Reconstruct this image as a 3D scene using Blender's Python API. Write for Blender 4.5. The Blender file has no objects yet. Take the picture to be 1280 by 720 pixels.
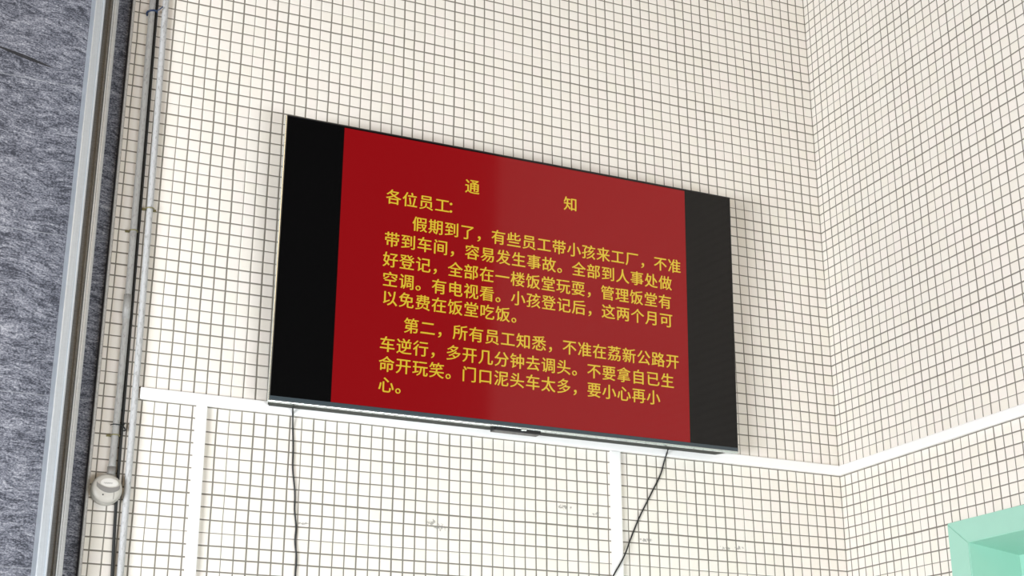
import bpy, bmesh, math, random
from mathutils import Matrix, Vector
random.seed(4)
C = bpy.context.scene.collection
SC = bpy.context.scene

# ------------------------------------------------------------------ camera, light, exposure
P = 0.027                       # one wall tile, joint to joint (m)
CAM = (-83.390, -109.336, -80.985)   # camera in tile units, origin at the wall corner
ROT = ((0.92278, -0.38527, 0.00690), (0.13022, 0.29495, -0.94660), (0.36266, 0.87440, 0.32234))
FPX, CX, CY = 1777.815, 590.656, 402.685
EYE = 1.60

def W(x, y, z):                 # tile units -> metres, floor at z = 0
    return Vector((x * P, y * P, (z - CAM[2]) * P + EYE))

def ZT(h):                      # height above the floor (m) -> tile units
    return (h - EYE) / P + CAM[2]

cam_data = bpy.data.cameras.new('camera')
cam = bpy.data.objects.new('camera', cam_data)
C.objects.link(cam)
r0, r1, r2 = (Vector(r).normalized() for r in ROT)
m3 = Matrix((r0, -r1, -r2)).transposed()
m4 = m3.to_4x4()
m4.translation = W(*CAM)
cam.matrix_world = m4
cam_data.sensor_fit = 'HORIZONTAL'
cam_data.sensor_width = 36.0
cam_data.lens = FPX / 1280 * 36.0
cam_data.shift_x = (640 - CX) / 1280
cam_data.shift_y = (CY - 360) / 1280
cam_data.clip_start = 0.05
SC.camera = cam

SC.view_settings.view_transform = 'Standard'
SC.view_settings.look = 'None'
SC.view_settings.gamma = 1.0
SC.view_settings.use_curve_mapping = False
SC.view_settings.exposure = 0.0

world = bpy.data.worlds.new('world')
SC.world = world
world.use_nodes = True
bg = world.node_tree.nodes['Background']
bg.inputs['Color'].default_value = (0.90, 0.95, 1.0, 1)
bg.inputs['Strength'].default_value = 0.05

def area(name, loc, target, sx, sy, power, col):
    d = bpy.data.lights.new(name, 'AREA')
    d.shape = 'RECTANGLE'
    d.size, d.size_y = sx, sy
    d.energy = power
    d.color = col
    o = bpy.data.objects.new(name, d)
    C.objects.link(o)
    o.location = loc
    o.rotation_euler = (Vector(target) - Vector(loc)).to_track_quat('-Z', 'Y').to_euler()
    return o

# daylight from the wide shutter doorway to the left of the viewer, plus two added fill lamps
area('doorway_daylight', (-7.2, -4.2, 0.65), (-0.6, 0, 1.8), 3.2, 1.2, 665, (0.92, 0.955, 1.0))
area('facing_fill_light', (0.2, -4.4, 0.6), (-0.7, 0.0, 1.8), 2.6, 1.1, 135, (0.925, 0.955, 1.0))  # not a doorway: unseen fill added to even out brightness towards the right
area('high_warm_fill_light', (-3.3, -5.5, 4.8), (-0.3, 0, 3.3), 2.6, 1.6, 44, (1.0, 0.70, 0.38))  # not a window: unseen warm fill added to tint the upper walls

# ------------------------------------------------------------------ node helpers
class NT:
    def __init__(s, name):
        s.m = bpy.data.materials.new(name)
        s.m.use_nodes = True
        s.t = s.m.node_tree
        s.b = s.t.nodes['Principled BSDF']
    def n(s, kind, **kw):
        nd = s.t.nodes.new(kind)
        for k, v in kw.items():
            setattr(nd, k, v)
        return nd
    def put(s, sock, v):
        if isinstance(v, bpy.types.NodeSocket):
            s.t.links.new(v, sock)
        elif v is not None:
            sock.default_value = v
    def math(s, op, a, b=None, c=None, clamp=False):
        nd = s.n('ShaderNodeMath', operation=op)
        nd.use_clamp = clamp
        for i, v in enumerate((a, b, c)):
            if v is not None:
                s.put(nd.inputs[i], v)
        return nd.outputs[0]
    def noise(s, vec, scale, detail=2.0, rough=0.5):
        nd = s.n('ShaderNodeTexNoise')
        s.put(nd.inputs['Vector'], vec)
        nd.inputs['Scale'].default_value = scale
        nd.inputs['Detail'].default_value = detail
        nd.inputs['Roughness'].default_value = rough
        return nd.outputs['Fac']
    def white(s, vec):
        nd = s.n('ShaderNodeTexWhiteNoise', noise_dimensions='3D')
        s.put(nd.inputs['Vector'], vec)
        return nd.outputs['Value']
    def xyz(s, x=0.0, y=0.0, z=0.0):
        nd = s.n('ShaderNodeCombineXYZ')
        for i, v in enumerate((x, y, z)):
            s.put(nd.inputs[i], v)
        return nd.outputs[0]
    def mix(s, f, a, b):
        nd = s.n('ShaderNodeMix', data_type='RGBA')
        s.put(nd.inputs[0], f)
        s.put(nd.inputs[6], a)
        s.put(nd.inputs[7], b)
        return nd.outputs[2]
    def ramp(s, f, stops):
        nd = s.n('ShaderNodeValToRGB')
        s.put(nd.inputs[0], f)
        e = nd.color_ramp.elements
        while len(e) < len(stops):
            e.new(0.5)
        for q, (p, c) in zip(e, stops):
            q.position = p
            q.color = c if len(c) == 4 else (*c, 1)
        return nd.outputs[0]
    def coords(s, scale=None):
        tc = s.n('ShaderNodeTexCoord')
        out = tc.outputs['Object']
        if scale:
            mp = s.n('ShaderNodeMapping')
            s.put(mp.inputs['Vector'], out)
            mp.inputs['Scale'].default_value = scale
            out = mp.outputs[0]
        return out
    def sep(s, v):
        nd = s.n('ShaderNodeSeparateXYZ')
        s.put(nd.inputs[0], v)
        return nd.outputs
    def bump(s, h, strength, dist):
        nd = s.n('ShaderNodeBump')
        s.put(nd.inputs['Height'], h)
        nd.inputs['Strength'].default_value = strength
        nd.inputs['Distance'].default_value = dist
        s.t.links.new(nd.outputs[0], s.b.inputs['Normal'])
    def set(s, **kw):
        for k, v in kw.items():
            s.put(s.b.inputs[k.replace('_', ' ')], v)
        return s.m

def plain(name, col, rough=0.5, metal=0.0, var=0.06, scale=60, emit=None, spec=0.5):
    t = NT(name)
    f = t.noise(t.coords(), scale, 3)
    a = tuple(max(0, c * (1 - var)) for c in col) + (1,)
    b = tuple(min(1, c * (1 + var)) for c in col) + (1,)
    t.set(Base_Color=t.mix(f, a, b), Roughness=rough, Metallic=metal)
    t.b.inputs['Specular IOR Level'].default_value = spec
    if emit:
        t.b.inputs['Emission Color'].default_value = (*emit[0], 1)
        t.b.inputs['Emission Strength'].default_value = emit[1]
    return t.m

def tile_material(name, axis, offset, chips=()):
    """small square mosaic tiles, pitch P, dark joints of uneven width, thin ones between sheets"""
    t = NT(name)
    o = t.coords((1 / P, 1 / P, 1 / P))
    s = t.sep(o)
    wob = t.noise(t.coords(), 9, 1)
    wob = t.math('MULTIPLY', t.math('SUBTRACT', wob, 0.5), 0.10)
    u = t.math('ADD', t.math('ADD', s[axis], offset), wob)
    v = t.math('ADD', s[2], wob)
    def lines(w, seed, thin_at):
        n = t.math('ROUND', w)
        d = t.math('ABSOLUTE', t.math('SUBTRACT', w, n))
        rnd = t.white(t.xyz(n, seed, 0.3))
        mod = t.math('FLOORED_MODULO', t.math('SUBTRACT', n, thin_at), 6.0)
        thin = t.math('LESS_THAN', mod, 0.5)
        width = t.math('ADD', 0.040, t.math('MULTIPLY', rnd, 0.022))
        width = t.math('SUBTRACT', width, t.math('MULTIPLY', thin, 0.016))
        k = t.math('DIVIDE', t.math('SUBTRACT', t.math('ADD', width, 0.022), d), 0.03, clamp=True)
        return k, d
    ku, du = lines(u, 1.7, 1.0)
    kv, dv = lines(v, 5.1, -1.0)
    joint = t.math('MAXIMUM', ku, kv)
    cell = t.xyz(t.math('FLOOR', u), t.math('FLOOR', v), 0.5)
    r = t.white(cell)
    tint = t.ramp(r, [(0.0, (0.848, 0.802, 0.726)), (0.35, (0.864, 0.827, 0.760)),
                      (0.7, (0.870, 0.812, 0.754)), (1.0, (0.853, 0.814, 0.726))])
    fine = t.noise(t.coords(), 420, 2)
    tint = t.mix(t.math('MULTIPLY', fine, 0.10), tint, (0.62, 0.57, 0.50, 1))
    groutc = t.mix(t.noise(t.coords(), 40, 3), (0.140, 0.126, 0.100, 1), (0.255, 0.235, 0.198, 1))
    col = t.mix(joint, tint, groutc)
    # grubby smears and chipped glaze
    sm = t.noise(t.coords(), 130, 5, 0.7)
    for (cu, cv, ru, rv) in chips:
        a = t.math('DIVIDE', t.math('SUBTRACT', u, cu), ru)
        b = t.math('DIVIDE', t.math('SUBTRACT', v, cv), rv)
        q = t.math('ADD', t.math('MULTIPLY', a, a), t.math('MULTIPLY', b, b))
        q = t.math('ADD', q, t.math('MULTIPLY', t.math('SUBTRACT', sm, 0.47), 9.0))
        k = t.math('MULTIPLY', t.math('SUBTRACT', 1.0, q), 1.6, clamp=True)
        col = t.mix(t.math('MULTIPLY', k, 0.75), col, (0.24, 0.23, 0.21, 1))
    hgt = t.math('MULTIPLY', t.math('SUBTRACT', t.math('MINIMUM', du, dv), 0.04), 9.0, clamp=True)
    t.bump(hgt, 0.35, 0.0012)
    t.set(Base_Color=col, Roughness=t.mix(joint, (0.34, 0.34, 0.34, 1), (0.85, 0.85, 0.85, 1)))
    return t.m

def granite_material():
    t = NT('flamed_granite')
    co = t.coords()
    s = t.sep(co)
    warp = t.noise(t.coords((6, 6, 11)), 1.4, 2)
    fall = t.math('ADD', t.math('MULTIPLY', warp, 9.0), t.math('MULTIPLY', s[0], 22.0))
    strk = t.xyz(t.math('MULTIPLY', s[0], 34.0), 0.0, t.math('ADD', t.math('MULTIPLY', s[2], 150.0), fall))
    n1 = t.noise(strk, 1.0, 6, 0.72)
    n2 = t.noise(t.coords((210, 210, 360)), 1.0, 3, 0.7)
    n3 = t.noise(strk, 0.23, 3, 0.5)
    f = t.math('ADD', t.math('MULTIPLY', n1, 0.42), t.math('ADD', t.math('MULTIPLY', n2, 0.42), t.math('MULTIPLY', n3, 0.16)))
    f = t.math('ADD', 0.5, t.math('MULTIPLY', t.math('SUBTRACT', f, 0.5), 2.7))
    col = t.ramp(f, [(0.36, (0.034, 0.037, 0.050)), (0.45, (0.115, 0.120, 0.148)),
                     (0.58, (0.200, 0.205, 0.238)), (0.80, (0.47, 0.47, 0.50))])
    vein = t.math('MULTIPLY', t.math('SUBTRACT', 0.43, n1), 14.0, clamp=True)
    col = t.mix(t.math('MULTIPLY', vein, 0.7), col, (0.040, 0.043, 0.056, 1))
    # joints between slabs: every 13.3 tiles of height
    z = t.math('ADD', t.math('DIVIDE', s[2], P), 38.0)
    zz = t.math('DIVIDE', z, 13.27)
    d = t.math('MULTIPLY', t.math('ABSOLUTE', t.math('SUBTRACT', zz, t.math('ROUND', zz))), 13.27)
    k = t.math('DIVIDE', t.math('SUBTRACT', 0.060, d), 0.04, clamp=True)
    col = t.mix(t.math('MULTIPLY', k, 0.55), col, (0.36, 0.37, 0.39, 1))
    # one long tapering black gouge
    x = t.math('DIVIDE', s[0], P)
    zt = t.math('DIVIDE', s[2], P)
    along = t.math('DIVIDE', t.math('ADD', x, 80.6), 5.4)
    line = t.math('ADD', -22.22, t.math('MULTIPLY', along, -1.24))
    dd = t.math('ABSOLUTE', t.math('SUBTRACT', zt, line))
    wd = t.math('MULTIPLY', t.math('MULTIPLY', along, t.math('SUBTRACT', 1.0, along)), 0.62)
    g = t.math('DIVIDE', t.math('SUBTRACT', t.math('MULTIPLY', wd, 1.15), dd), 0.025, clamp=True)
    col = t.mix(t.math('MULTIPLY', g, 0.93), col, (0.012, 0.012, 0.014, 1))
    t.bump(f, 0.5, 0.0015)
    t.set(Base_Color=col, Roughness=0.62)
    return t.m

def steel_material(name, base, rough, streak=1.0):
    t = NT(name)
    s = t.sep(t.coords())
    st = t.noise(t.xyz(t.math('MULTIPLY', s[0], 900.0), t.math('MULTIPLY', s[1], 400.0), t.math('MULTIPLY', s[2], 9.0)), 1.0, 4, 0.6)
    sp = t.noise(t.coords(), 190, 4, 0.7)
    k = t.math('MULTIPLY', t.math('SUBTRACT', t.math('ADD', t.math('MULTIPLY', st, 0.7), t.math('MULTIPLY', sp, 0.3)), 0.36), 3.2, clamp=True)
    hs = t.noise(t.xyz(t.math('MULTIPLY', s[0], 30.0), t.math('MULTIPLY', s[1], 30.0), t.math('MULTIPLY', s[2], 330.0)), 1.0, 4, 0.7)
    k = t.math('SUBTRACT', k, t.math('MULTIPLY', t.math('SUBTRACT', hs, 0.5, clamp=True), 2.4 * streak), clamp=True)
    dark = tuple(c * (1 - 0.55 * streak) for c in base) + (1,)
    t.set(Base_Color=t.mix(k, dark, (*base, 1)), Roughness=rough, Metallic=0.55)
    return t.m

def pipe_material(name, base, dirt):
    t = NT(name)
    s = t.sep(t.coords())
    a = t.noise(t.xyz(t.math('MULTIPLY', s[0], 230.0), t.math('MULTIPLY', s[1], 230.0), t.math('MULTIPLY', s[2], 90.0)), 1.0, 5, 0.7)
    k = t.math('MULTIPLY', t.math('SUBTRACT', a, 0.51), 7.0, clamp=True)
    t.set(Base_Color=t.mix(t.math('MULTIPLY', k, dirt), (*base, 1), (0.20, 0.19, 0.175, 1)), Roughness=0.45)
    return t.m

CHIPS = [(-41.62 + .05, -58.72, 0.55, 0.28), (-40.75, -59.02, 0.5, 0.3), (-29.3, -56.4, 0.7, 0.2), (-26.2, -56.75, 0.35, 0.2),
         (-21.3, -58.66, 0.8, 0.18), (-13.1, -58.8, 0.8, 0.16), (-11.7, -58.72, 0.5, 0.22), (-52.6, -59.68, 0.7, 0.09)]
M_TILE_B = tile_material('mosaic_tile_back', 0, 0.0506, [(a, b, c, d) for a, b, c, d in CHIPS])
M_TILE_R = tile_material('mosaic_tile_right', 1, -0.331)
M_GRAN = granite_material()
M_RAIL = steel_material('galvanised_steel', (0.60, 0.61, 0.60), 0.36, 0.5)
M_FLANGE = steel_material('bright_galvanised_steel', (0.66, 0.71, 0.75), 0.40, 0.3)
M_GROOVE = steel_material('worn_dark_steel', (0.38, 0.375, 0.36), 0.45, 0.85)
M_TRUNK = plain('white_pvc', (0.90, 0.89, 0.87), 0.4, var=0.02)
M_EDGE = plain('tile_edge_mortar', (0.55, 0.54, 0.52), 0.8, var=0.35, scale=220)
M_SEAM = plain('dark_sealant', (0.03, 0.032, 0.05), 0.7)
M_PIPE_A = pipe_material('grey_conduit_dirty', (0.36, 0.355, 0.34), 0.7)
M_PIPE_B = pipe_material('white_conduit_dusty', (0.52, 0.525, 0.525), 0.6)
M_BLACK = plain('black_rubber', (0.012, 0.014, 0.014), 0.5)
M_BLUE = plain('blue_wire_tie', (0.015, 0.035, 0.09), 0.5)
M_BRASS = plain('aged_clip', (0.22, 0.20, 0.10), 0.45, 0.4, var=0.4)
M_BOX = plain('ivory_plastic', (0.50, 0.475, 0.425), 0.42, var=0.05, scale=90)
M_BOXBAND = plain('grey_plastic', (0.22, 0.21, 0.195), 0.45)
M_BOXPATCH = plain('pale_plastic', (0.66, 0.64, 0.60), 0.4)
M_GREEN = plain('mint_green_paint', (0.34, 0.62, 0.50), 0.42, var=0.05, scale=14)
M_TVBLACK = plain('television_glass', (0.0016, 0.0015, 0.0016), 0.11, var=0.0, spec=0.42)
M_TVBEZEL = plain('slate_bezel', (0.040, 0.056, 0.066), 0.35)
M_TVSILVER = plain('polished_silver', (0.66, 0.72, 0.70), 0.22, 0.85, var=0.03)
M_TVBACK = plain('grey_back_shell', (0.052, 0.056, 0.048), 0.6, spec=0.12)
M_TVDARK = plain('black_plastic', (0.01, 0.01, 0.011), 0.3)
M_RED = plain('lit_red_picture', (0.004, 0.001, 0.001), 0.11, var=0.0, emit=((0.285, 0.0020, 0.0045), 1.0), spec=0.36)
M_TEXT = plain('lit_yellow_text', (0.004, 0.004, 0.001), 0.1, var=0.0, emit=((0.70, 0.50, 0.035), 1.0), spec=0.5)
for _m in (M_TVBLACK, M_RED):
    _b = _m.node_tree.nodes['Principled BSDF']
    _b.inputs['Roughness'].default_value = 0.25
    _b.inputs['Specular IOR Level'].default_value = 0.12
    _b.inputs['Coat Weight'].default_value = 0.75
    _b.inputs['Coat Roughness'].default_value = 0.07
    _b.inputs['Coat IOR'].default_value = 1.38
M_FLOOR = plain('pale_concrete_floor', (0.24, 0.235, 0.225), 0.6, var=0.12, scale=3)

# ------------------------------------------------------------------ mesh helpers
def link(name, bm, mat, parent=None, smooth=False, recalc=True):
    if recalc:
        bmesh.ops.recalc_face_normals(bm, faces=bm.faces)
    me = bpy.data.meshes.new(name)
    bm.to_mesh(me)
    bm.free()
    if isinstance(mat, (list, tuple)):
        for x in mat:
            me.materials.append(x)
    else:
        me.materials.append(mat)
    if smooth:
        for f in me.polygons:
            f.use_smooth = True
    o = bpy.data.objects.new(name, me)
    C.objects.link(o)
    if parent:
        o.parent = parent
        o.matrix_parent_inverse = Matrix.Identity(4)
    return o

def tag(o, label=None, cat=None, group=None, kind=None):
    if label: o['label'] = label
    if cat: o['category'] = cat
    if group: o['group'] = group
    if kind: o['kind'] = kind
    return o

def empty(name, loc):
    o = bpy.data.objects.new(name, None)
    o.empty_display_size = 0.05
    C.objects.link(o)
    o.location = loc
    return o

ORG = W(0, 0, 0)

def corner_obj(name, bm, mat, **kw):
    """mesh in tile units measured from the wall corner"""
    bmesh.ops.scale(bm, vec=(P, P, P), verts=bm.verts)
    o = link(name, bm, mat, **kw)
    o.location = ORG
    return o

def box(bm, x0, x1, y0, y1, z0, z1, bevel=0.0):
    vs = [bm.verts.new((x, y, z)) for x in (x0, x1) for y in (y0, y1) for z in (z0, z1)]
    q = [(0, 1, 3, 2), (4, 6, 7, 5), (0, 4, 5, 1), (2, 3, 7, 6), (0, 2, 6, 4), (1, 5, 7, 3)]
    fs = [bm.faces.new([vs[i] for i in f]) for f in q]
    if bevel:
        es = list({e for f in fs for e in f.edges})
        bmesh.ops.bevel(bm, geom=es, offset=bevel, segments=2, profile=0.6, affect='EDGES')
    return bm

def tube(bm, pts, r, seg=12, caps=True):
    pts = [Vector(p) for p in pts]
    rings = []
    for i, p in enumerate(pts):
        a = pts[max(i - 1, 0)]
        b = pts[min(i + 1, len(pts) - 1)]
        d = (b - a).normalized()
        ref = Vector((0, 1, 0)) if abs(d.y) < 0.9 else Vector((1, 0, 0))
        n1 = d.cross(ref).normalized()
        n2 = d.cross(n1).normalized()
        rr = r[i] if isinstance(r, (list, tuple)) else r
        rings.append([bm.verts.new(p + (n1 * math.cos(k * 2 * math.pi / seg) + n2 * math.sin(k * 2 * math.pi / seg)) * rr) for k in range(seg)])
    for a, b in zip(rings, rings[1:]):
        for k in range(seg):
            bm.faces.new((a[k], a[(k + 1) % seg], b[(k + 1) % seg], b[k]))
    if caps:
        bm.faces.new(rings[0])
        bm.faces.new(rings[-1][::-1])
    return bm

def spline(pts, n=10):
    """smooth curve through the points (finite-difference tangents by chord length, so it never loops)"""
    pts = [Vector(p) for p in pts]
    L = [(b - a).length for a, b in zip(pts, pts[1:])]
    tg = []
    for i in range(len(pts)):
        if i == 0:
            tg.append((pts[1] - pts[0]) / L[0])
        elif i == len(pts) - 1:
            tg.append((pts[-1] - pts[-2]) / L[-1])
        else:
            d0, d1 = (pts[i] - pts[i - 1]) / L[i - 1], (pts[i + 1] - pts[i]) / L[i]
            tg.append((d0 * L[i] + d1 * L[i - 1]) / (L[i] + L[i - 1]))
    out = []
    for i in range(len(pts) - 1):
        p0, p1, m0, m1 = pts[i], pts[i + 1], tg[i] * L[i], tg[i + 1] * L[i]
        for k in range(n):
            t = k / n
            out.append(p0 * (2 * t ** 3 - 3 * t * t + 1) + m0 * (t ** 3 - 2 * t * t + t) + p1 * (3 * t * t - 2 * t ** 3) + m1 * (t ** 3 - t * t))
    out.append(pts[-1])
    return out

def lathe_y(bm, prof, cx, cz, seg=40):
    """revolve (radius, y) profile about a horizontal axis pointing out of the back wall"""
    rings = []
    for r, y in prof:
        if r < 1e-6:
            rings.append([bm.verts.new((cx, y, cz))])
        else:
            rings.append([bm.verts.new((cx + r * math.cos(2 * math.pi * k / seg), y, cz + r * math.sin(2 * math.pi * k / seg))) for k in range(seg)])
    for a, b in zip(rings, rings[1:]):
        for k in range(seg):
            k2 = (k + 1) % seg
            if len(a) == 1:
                bm.faces.new((a[0], b[k], b[k2]))
            elif len(b) == 1:
                bm.faces.new((a[k], b[0], a[k2]))
            else:
                bm.faces.new((a[k], b[k], b[k2], a[k2]))
    return bm

FL = ZT(0.0)          # floor in tile units
TOP = ZT(4.75)

# ------------------------------------------------------------------ room shell
bm = bmesh.new(); box(bm, -69.42, 0, 0, 6, FL, TOP)
tag(corner_obj('wall_back', bm, M_TILE_B), kind='structure')

# right wall with the door opening cut through it (opening y -16.34..-52, floor..-59.9)
bm = bmesh.new()
DY0, DY1, DZ = -16.45, -50.0, -59.95
# grid of cells, the door cell left out; outer skin only
ys, zs, xs = [6, DY0, DY1, -92], [FL, DZ, TOP], (0, 7)
V = {}
def gv_(x, i, j):
    k = (x, i, j)
    if k not in V:
        V[k] = bm.verts.new((x, ys[i], zs[j]))
    return V[k]
cells = {(i, j) for i in range(3) for j in range(2)} - {(1, 0)}
for (i, j) in cells:
    for x in xs:
        bm.faces.new([gv_(x, i, j), gv_(x, i + 1, j), gv_(x, i + 1, j + 1), gv_(x, i, j + 1)])
    for (di, dj, e) in ((-1, 0, ((i, j), (i, j + 1))), (1, 0, ((i + 1, j), (i + 1, j + 1))), (0, -1, ((i, j), (i + 1, j))), (0, 1, ((i, j + 1), (i + 1, j + 1)))):
        if (i + di, j + dj) not in cells:
            (a0, b0), (a1, b1) = e
            bm.faces.new([gv_(0, a0, b0), gv_(0, a1, b1), gv_(7, a1, b1), gv_(7, a0, b0)])
tag(corner_obj('wall_right', bm, M_TILE_R), kind='structure')

bm = bmesh.new(); box(bm, -96, -69.42, 0.7, 6, FL, TOP)
tag(corner_obj('wall_left', bm, M_GRAN), kind='structure')

bm = bmesh.new(); box(bm, -69.62, -69.42, 0.05, 0.9, FL, TOP)
tag(corner_obj('trim_1', bm, M_EDGE), kind='structure')
bm = bmesh.new(); box(bm, -69.72, -69.62, 0.55, 0.9, FL, TOP)
tag(corner_obj('trim_2', bm, M_SEAM), kind='structure')

bm = bmesh.new(); box(bm, -380, 90, -330, 6, FL - 4, FL)
tag(corner_obj('floor', bm, M_FLOOR), kind='structure')

# ------------------------------------------------------------------ green door frame in the right wall
bm = bmesh.new()
XF, XB = -0.4, 6.9
OY, OZ, IY, IZ = -14.42, -58.03, -16.79, -60.01     # outer and inner corner of the casing
oy2, iy2 = DY1 - 2.4, DY1
def quad(bm, *pts):
    return bm.faces.new([bm.verts.new(p) for p in pts])
# casing: mitred front boards with thickness
for (a, b, c, d) in (((OY, FL), (OY, OZ), (IY, IZ), (IY, FL)),
                     ((OY, OZ), (oy2, OZ), (iy2, IZ), (IY, IZ)),
                     ((oy2, OZ), (oy2, FL), (iy2, FL), (iy2, IZ))):
    fr = [bm.verts.new((XF, y, z)) for y, z in (a, b, c, d)]
    bk = [bm.verts.new((0.0, y, z)) for y, z in (a, b, c, d)]
    bm.faces.new(fr); bm.faces.new(bk[::-1])
    for i in range(4):
        j = (i + 1) % 4
        bm.faces.new((fr[i], bk[i], bk[j], fr[j]))
bmesh.ops.bevel(bm, geom=list(bm.edges), offset=0.07, segments=2, affect='EDGES')
door = corner_obj('door_1', bm, M_GREEN)
tag(door, kind='structure')
def door_part(name, bm, mat):
    bmesh.ops.scale(bm, vec=(P, P, P), verts=bm.verts)
    return link(name, bm, mat, parent=door)
DX, DZB = 4.84, -60.69
bm = bmesh.new()
quad(bm, (XF + .1, IY - .02, FL), (XF + .1, IY - .02, IZ), (DX, IY - .02, DZB), (DX, IY - .02, FL))
quad(bm, (XF + .1, IY + .12, FL), (XF + .1, IY + .12, IZ), (DX, IY + .12, DZB), (DX, IY + .12, FL))
bmesh.ops.bridge_loops(bm, edges=list(bm.edges))
door_part('jamb', bm, M_GREEN)
bm = bmesh.new()
vs = [(XF + .1, IZ), (DX, DZB), (DX, DZB + .5), (XF + .1, IZ + .15)]
a = [bm.verts.new((x, IY, z)) for x, z in vs]; b = [bm.verts.new((x, iy2, z)) for x, z in vs]
bm.faces.new(a); bm.faces.new(b[::-1])
for i in range(4):
    j = (i + 1) % 4
    bm.faces.new((a[i], b[i], b[j], a[j]))
door_part('head_lining', bm, M_GREEN)
bm = bmesh.new(); box(bm, DX, DX + 1.2, iy2, IY, FL + .3, DZB + .4, 0.05)
leaf = door_part('door_leaf', bm, M_GREEN)

# ------------------------------------------------------------------ steel shutter guide rail on the granite
GY = 0.7
root = empty('shutter_guide_rail', W(-72, GY, FL))
tag(root, 'galvanised steel roller shutter guide rail standing on the grey granite', 'guide rail')
def part(name, bm, mat, parent, smooth=False):
    """mesh given in tile units from the wall corner, parented to an empty"""
    bmesh.ops.scale(bm, vec=(P, P, P), verts=bm.verts)
    off = ORG - parent.location
    bmesh.ops.translate(bm, vec=off, verts=bm.verts)
    return link(name, bm, mat, parent=parent, smooth=smooth)
YD = GY - 3.4
bm = bmesh.new(); box(bm, -72.98, -72.30, YD, GY, FL, TOP, 0.10)
box(bm, -72.34, -72.20, YD - .12, GY - .6, FL, TOP, 0.04)
part('side_channel', bm, M_FLANGE, root)
bm = bmesh.new(); box(bm, -72.30, -71.40, YD + .9, GY, FL, TOP, 0.03)
box(bm, -71.72, -71.54, YD + .5, YD + .9, FL, TOP, 0.04)
part('slot_back', bm, M_GROOVE, root)
bm = bmesh.new(); box(bm, -71.42, -71.10, YD, GY, FL, TOP, 0.08)
box(bm, -71.55, -71.42, YD, YD + .3, FL, TOP, 0.05)
part('lip', bm, M_RAIL, root)

# ------------------------------------------------------------------ white trunking
def trunk(name, bm, label):
    o = corner_obj(name, bm, M_TRUNK)
    return tag(o, label, 'cable trunking')
def rounded_trunk(x0, x1, y0, y1, z0, z1):
    bm = bmesh.new(); box(bm, x0, x1, y0, y1, z0, z1, 0.12)
    return bm
trunk('cable_trunking', rounded_trunk(-66.3, 0.0, -0.42, 0, -50.98, -50.02), 'long white horizontal trunking across the tiled wall behind the television')
trunk('cable_trunking', rounded_trunk(-0.42, 0.0, -92, -0.43, -50.98, -50.05), 'white trunking running along the right hand wall from the corner above the green door')
trunk('cable_trunking', rounded_trunk(-61.82, -60.93, -0.40, 0, FL, -50.985), 'white vertical trunking dropping left of the television beside the grey conduits')
trunk('cable_trunking', rounded_trunk(-24.85, -23.83, -0.40, 0, FL, -50.985), 'white vertical trunking dropping below the right half of the television')

# ------------------------------------------------------------------ conduits
def conduit(label, pts, r, mat, ties):
    root = empty('conduit', W(pts[0][0], 0, pts[-1][2]))
    tag(root, label, 'conduit')
    bm = bmesh.new()
    pp = spline(pts, 8)
    tube(bm, pp, r, 14)
    part('pipe', bm, mat, root, smooth=True)
    return root, pp
def at_z(pp, z):
    return min(pp, key=lambda q: abs(q.z - z))
PA = [(-68.15, -0.32, TOP), (-68.06, -0.32, -15.7), (-67.95, -0.32, -33.65), (-67.88, -0.32, -49.97), (-67.96, -0.32, -57.1)]
ca, ppa = conduit('dull grey conduit ending at the round ivory sounder', PA, 0.27, M_PIPE_A, ())
PB = [(-67.0, -0.30, TOP), (-66.95, -0.30, -15.46), (-66.79, -0.30, -33.45), (-66.68, -0.30, -49.83), (-66.63, -0.30, -64.81), (-66.55, -0.3, FL)]
cb, ppb = conduit('pale dusty full height conduit passing right of the round ivory sounder', PB, 0.26, M_PIPE_B, ())

def xat(path, z):
    for a, b in zip(path, path[1:]):
        if b[2] <= z <= a[2]:
            t = (a[2] - z) / (a[2] - b[2])
            return a[0] + (b[0] - a[0]) * t
    return path[-1][0]
def ring(bm, x, y, z, r, th, tilt=0.0):
    pts = []
    for k in range(13):
        a = math.pi * k / 12
        pts.append((x - r * math.cos(a), y - r * math.sin(a), z + tilt * math.cos(a)))
    tube(bm, pts, th, 8)
# saddle clips: a strap over the pipe with a screwed foot on either side
def saddle(parent, path, z, mat):
    bm = bmesh.new()
    x = xat(path, z)
    ring(bm, x, -0.30, z, 0.32, 0.06)
    box(bm, x - .38, x - .28, -0.34, 0, z - .06, z + .06, 0.02)
    box(bm, x + .28, x + .38, -0.34, 0, z - .06, z + .06, 0.02)
    box(bm, x - .62, x - .28, -0.10, 0, z - .10, z + .10, 0.02)
    box(bm, x + .28, x + .55, -0.10, 0, z - .10, z + .10, 0.02)
    part('saddle_clip', bm, mat, parent)
saddle(ca, PA, -37.1, M_BRASS)
saddle(ca, PA, -54.1, M_BRASS)
saddle(cb, PB, -34.95, M_BRASS)
# push-fit couplings
bm = bmesh.new(); x = xat(PA, -43.6); tube(bm, [(x, -.32, -42.6), (x, -.32, -44.6)], 0.315, 14); part('coupling', bm, M_PIPE_A, ca, True)
bm = bmesh.new(); x = xat(PA, -57); tube(bm, [(x, -.32, -56.6), (x, -.32, -57.35)], 0.33, 14); part('coupling', bm, M_BOXBAND, ca, True)

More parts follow.
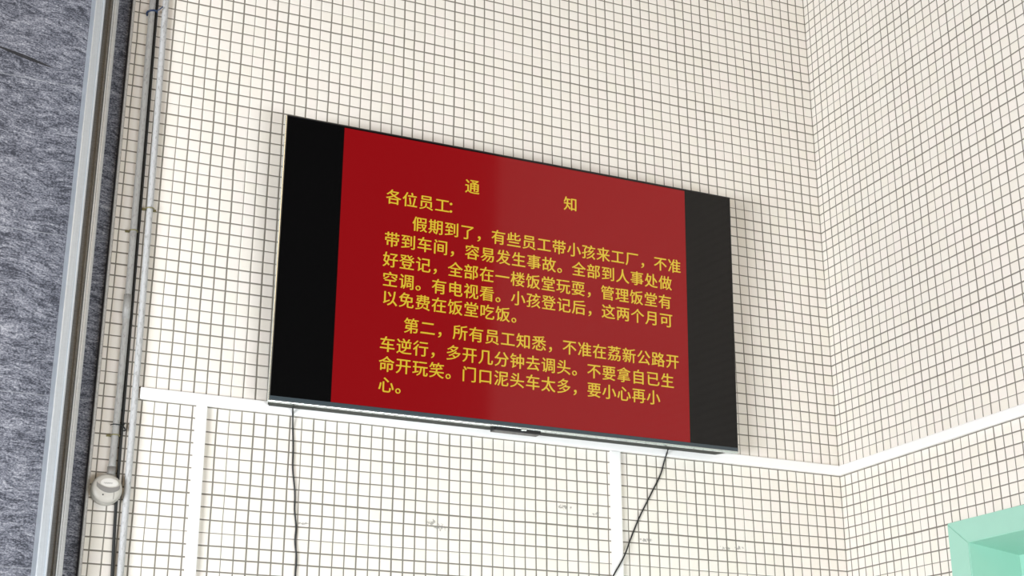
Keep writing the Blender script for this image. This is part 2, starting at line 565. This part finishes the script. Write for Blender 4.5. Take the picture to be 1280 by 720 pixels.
# black signal cable tied to the grey conduit
PC = [(-67.72, -0.16, TOP), (-67.64, -0.16, -15.6), (-67.53, -0.16, -33.56), (-67.48, -0.16, -44), (-67.46, -0.16, -49.91), (-67.43, -0.2, -55.03), (-67.36, -0.2, -60), (-67.2, -0.2, -64.83), (-67.1, -0.2, FL)]
root = empty('signal_cable', W(-67.5, 0, FL))
tag(root, 'thin black cable strapped along the right side of the grey conduit', 'cable')
bm = bmesh.new(); tube(bm, spline(PC, 8), 0.125, 8); part('cable', bm, M_BLACK, root, True)
bm = bmesh.new()
z = -16.9; x = xat(PA, z)
ring(bm, x + .03, -0.2, z, 0.42, 0.09, -0.10)
tube(bm, spline([(x + .35, -.4, z + .1), (x + .58, -.6, z + .22), (x + .84, -.75, z + .48)], 4), 0.05, 6)
tube(bm, spline([(x - .38, -.35, z - .12), (x - .42, -.4, z - .3), (x - .36, -.4, z - .5)], 4), 0.07, 6)
tag(part('wire_tie', bm, M_BLUE, root), 'blue wire tie')
bm = bmesh.new()
z = -53.3; x = xat(PA, z)
ring(bm, x + .03, -0.2, z, 0.42, 0.05, 0.02)
tube(bm, spline([(x + .42, -.3, z), (x + .6, -.45, z - .15), (x + .72, -.4, z - .35), (x + .55, -.4, z - .4), (x + .5, -.4, z - .15), (x + .62, -.4, z + .22)], 5), 0.06, 6)
tag(part('wire_tie', bm, M_BLACK, root), 'black wire tie')

# ------------------------------------------------------------------ round sounder
SX, SZ = -68.24, -58.42
root = empty('alarm_sounder', W(SX, 0, SZ))
tag(root, 'round ivory wall sounder with a grey crescent under the grey conduit', 'alarm')
R_ = 1.18
bm = bmesh.new(); lathe_y(bm, [(0, 0), (R_ * .98, 0), (R_ * 1.0, -.12), (R_ * 1.0, -.55), (R_ * .96, -.62), (0, -.62)], SX, SZ, 48)
part('base', bm, M_BOX, root, False)
bm = bmesh.new(); lathe_y(bm, [(R_ * .93, -.60), (R_ * .955, -.72), (R_ * .95, -.88), (R_ * .86, -1.02), (R_ * .6, -1.10), (0, -1.14)], SX, SZ, 48)
part('cover', bm, M_BOX, root, True)
def dome_y(dx, dz):
    r = math.hypot(dx, dz) / R_
    pts = [(0, -1.14), (.6, -1.10), (.86, -1.02), (.95, -.88)]
    for (a, ya), (b, yb) in zip(pts, pts[1:]):
        if r <= b:
            return ya + (yb - ya) * (r - a) / (b - a)
    return -.88
def patch(name, outline, lift, mat):
    """thin raised plate following the dome; outline = upper and lower edge as functions of s"""
    bm = bmesh.new()
    cols = []
    N = 28
    for i in range(N + 1):
        s = i / N
        (x0, z0), (x1, z1) = outline(s)
        col = []
        for k in range(5):
            dx = x0 + (x1 - x0) * k / 4; dz = z0 + (z1 - z0) * k / 4
            col.append(bm.verts.new((SX + dx, dome_y(dx, dz) - lift, SZ + dz)))
        cols.append(col)
    for a, b in zip(cols, cols[1:]):
        for k in range(4):
            bm.faces.new((a[k], b[k], b[k + 1], a[k + 1]))
    bmesh.ops.remove_doubles(bm, verts=bm.verts, dist=1e-4)
    g = bmesh.ops.extrude_face_region(bm, geom=list(bm.faces))
    for v in [e for e in g['geom'] if isinstance(e, bmesh.types.BMVert)]:
        v.co.y += lift + .02
    return part(name, bm, mat, root)
def crescent(s):
    x = -.82 + 1.74 * s
    w = math.sin(math.pi * s) ** .7
    return ((x, .46 - .34 * w - .14 * s), (x, .12 - .42 * w - .10 * s))
patch('crescent_band', crescent, .035, M_BOXBAND)
def emblem(s):
    x = -.55 + 1.34 * s
    w = math.sqrt(max(0, 1 - (2 * s - 1) ** 2))
    return ((x, .40 + .36 * w), (x, .40 - .27 * w))
patch('name_plate', emblem, .05, M_BOXPATCH)
# faint script-like squiggle on the plate
bm = bmesh.new()
pts = []
for k in range(41):
    s = k / 40
    dx = -.30 + .62 * s
    dz = .36 + .045 * math.sin(s * 26) + .04 * s
    pts.append((SX + dx, dome_y(dx, dz) - .06, SZ + dz))
tube(bm, pts, 0.014, 5)
part('script_mark', bm, M_BOXBAND, root)
bm = bmesh.new()
dx, dz = -.30, -.52
lathe_y(bm, [(0, dome_y(dx, dz) - .03), (.055, dome_y(dx, dz) - .03), (.055, dome_y(dx, dz) + .1)], SX + dx, SZ + dz, 12)
part('indicator', bm, M_TVDARK, root)
bm = bmesh.new()
tube(bm, [(SX + .50, dome_y(.50, z_) - .005, SZ + z_) for z_ in (-.20, -.4, -.6, -.8)], .022, 6)
part('seam', bm, M_BOXBAND, root)

# ------------------------------------------------------------------ television
TVX, TVZ, TVW, TVH, TILT, ROLL, TVD = -34.821, -50.605, 43.615, 24.785, 0.0412, 0.0018, 2.6
tv = empty('television', W(TVX, -TVD, TVZ))
tv.rotation_euler = (TILT, -ROLL, 0)
tag(tv, 'wall mounted television showing a red notice with yellow writing', 'television')
def tvpart(name, bm, mat, parent=None, smooth=False):
    """tile units; x along the screen, y depth (negative towards the viewer), z up from the lower edge"""
    bmesh.ops.scale(bm, vec=(P, P, P), verts=bm.verts)
    return link(name, bm, mat, parent=parent or tv, smooth=smooth)
hw = TVW / 2
bm = bmesh.new(); box(bm, -hw, hw, 0.0, 0.42, 0.0, TVH, 0.05)
tvpart('side_frame', bm, M_TVSILVER)
bm = bmesh.new(); box(bm, -hw + .10, hw - .02, -0.05, 0.30, 0.13, TVH - .02, 0.03)
tvpart('bezel', bm, M_TVDARK)
bm = bmesh.new(); box(bm, -hw + .10, hw - .04, -0.075, 0.0, 0.13, 0.46, 0.015)
tvpart('lower_bezel', bm, M_TVBEZEL)
bm = bmesh.new(); box(bm, -hw + .02, hw - .02, -0.10, 0.25, 0.0, 0.14, 0.04)
tvpart('lower_trim', bm, M_TVSILVER)
bm = bmesh.new(); quad(bm, (-hw + .14, -.06, .46), (hw - .10, -.06, .46), (hw - .10, -.06, TVH - .14), (-hw + .14, -.06, TVH - .14))
screen = tvpart('screen', bm, M_TVBLACK)
RX0, RX1, RZ0, RZ1 = -16.67, 16.77, 0.47, 24.54
bm = bmesh.new(); quad(bm, (RX0, -.075, RZ0), (RX1, -.075, RZ0), (RX1, -.075, RZ1), (RX0, -.075, RZ1))
tag(tvpart('notice_background', bm, M_RED, screen), 'bright red notice page')
# back shell, tapering
bm = bmesh.new()
loops = []
for (x0, x1, z0, z1, y) in ((-hw + .30, hw - .9, .02, TVH - 2.2, .40), (-hw + .45, hw - 1.2, .05, TVH - 3.0, 1.9), (-hw + 2.0, hw - 2.5, 1.0, TVH - 6, 2.45)):
    loops.append([bm.verts.new(q) for q in ((x0, y, z0), (x1, y, z0), (x1, y, z1), (x0, y, z1))])
for a, b in zip(loops, loops[1:]):
    for i in range(4):
        j = (i + 1) % 4
        bm.faces.new((a[i], a[j], b[j], b[i]))
bm.faces.new(loops[0]); bm.faces.new(loops[-1][::-1])
bmesh.ops.bevel(bm, geom=list(bm.edges), offset=0.08, segments=2, affect='EDGES')
tvpart('back_shell', bm, M_TVBACK)
bm = bmesh.new(); box(bm, -2.15, 2.15, 0.12, 1.1, -0.30, 0.02, 0.05)
sens = tvpart('sensor_housing', bm, M_TVDARK)
bm = bmesh.new(); box(bm, 0.62 - .42, 0.62 + .10, -0.13, 0.05, -0.16, 0.05, 0.04)
tvpart('badge', bm, M_TVSILVER)
bm = bmesh.new(); box(bm, -8, 8, 2.3, 2.62, 9, 14, 0.05); box(bm, -7, -5.6, 2.0, 2.45, 6, 17, 0.05); box(bm, 5.6, 7, 2.0, 2.45, 6, 17, 0.05)
tvpart('wall_bracket', bm, M_TVDARK)

# writing
_cache = {}
def raw_text(s):
    cu = bpy.data.curves.new('glyph', 'FONT')
    cu.body = s
    cu.size = 1.0
    cu.offset = 0.0
    cu.fill_mode = 'FRONT'
    cu.resolution_u = 4
    ob = bpy.data.objects.new('glyph', cu)
    C.objects.link(ob)
    bpy.context.view_layer.update()
    me = bpy.data.meshes.new_from_object(ob.evaluated_get(bpy.context.evaluated_depsgraph_get()))
    bpy.data.objects.remove(ob)
    bpy.data.curves.remove(cu)
    return me
def glyph(ch):
    if ch not in _cache:
        me = raw_text(ch)
        _cache[ch] = ([v.co.copy() for v in me.vertices], [tuple(p.vertices) for p in me.polygons])
        bpy.data.meshes.remove(me)
    return _cache[ch]
one = max(v.x for v in glyph('工')[0])
m2 = raw_text('工工')
EM = max(v.co.x for v in m2.vertices) - one
bpy.data.meshes.remove(m2)
gv = glyph('国')[0]
MIDZ = (max(v.y for v in gv) + min(v.y for v in gv)) / 2
print('EM', EM, 'MIDZ', MIDZ, [round(f(v.x for v in glyph('国')[0]), 3) for f in (min, max)])
LETTER = 1.42 / EM
def text_line(pairs, z, label=None):
    bm = bmesh.new()
    for ch, x in pairs:
        vs, fs = glyph(ch)
        sh = -0.33 if ch == '：' else 0.0
        for k, (ex, ez) in enumerate(((-.013, -.006), (.013, .006))):
            out = [bm.verts.new((x + (v.x - EM / 2 + ex) * LETTER + sh, -.088 - .003 * k, z + (v.y - MIDZ + ez) * LETTER)) for v in vs]
            for f in fs:
                try:
                    bm.faces.new([out[i] for i in f])
                except ValueError:
                    pass
    return tvpart('text_line', bm, M_TEXT, screen)
def row(s, x0, pitch, z):
    text_line([(ch, x0 + i * pitch) for i, ch in enumerate(s)], z)
text_line([('通', -4.77), ('知', 4.83)], 21.17)
row('各位员工：', -12.01, 1.49, 18.95)
row('假期到了，有些员工带小孩来工厂，不准', -9.55, 1.4737, 16.86)
row('带到车间，容易发生事故。全部到人事处做', -12.01, 1.4735, 15.09)
row('好登记，全部在一楼饭堂玩耍，管理饭堂有', -12.07, 1.473, 13.27)
row('空调。有电视看。小孩登记后，这两个月可', -12.04, 1.476, 11.53)
row('以免费在饭堂吃饭。', -12.01, 1.479, 9.89)
row('第二，所有员工知悉，不准在荔新公路开', -10.01, 1.4775, 7.72)
row('车逆行，多开几分钟去调头。不要拿自已生', -12.06, 1.4785, 5.86)
row('命开玩笑。门口泥头车太多，要小心再小', -12.06, 1.479, 4.16)
row('心。', -12.03, 1.479, 2.40)

# ------------------------------------------------------------------ cables hanging from the television
def cable(label, pts, r):
    bm = bmesh.new()
    tube(bm, spline(pts, 8), r, 8)
    return tag(corner_obj('power_cable', bm, M_BLACK, smooth=True), label, 'cable')
cable('thin black cable hanging almost straight below the left end of the television',
      [(-54.24, -1.3, -50.56), (-54.03, -.6, -50.71), (-53.86, -.15, -51.65), (-53.72, -.12, -53.6), (-53.68, -.12, -55.2), (-53.38, -.12, -57.52), (-53.36, -.12, -58.6), (-53.17, -.12, -60.1), (-53.2, -.12, -61.2), (-53.02, -.12, -62.4), (-53.05, -.12, -63.9), (-53.0, -.12, FL + .2)], 0.07)
cable('thin black cable slanting down across the right hand vertical trunking',
      [(-19.53, -1.3, -50.58), (-19.24, -.6, -50.71), (-19.25, -.2, -51.22), (-19.62, -.14, -52.4), (-20.75, -.12, -54.5), (-22.13, -.12, -56.95), (-23.0, -.15, -58.78), (-23.85, -.50, -60.35), (-24.9, -.50, -62.0), (-25.6, -.3, -63.3), (-27.2, -.12, -67), (-27.5, -.12, FL + .2)], 0.07)
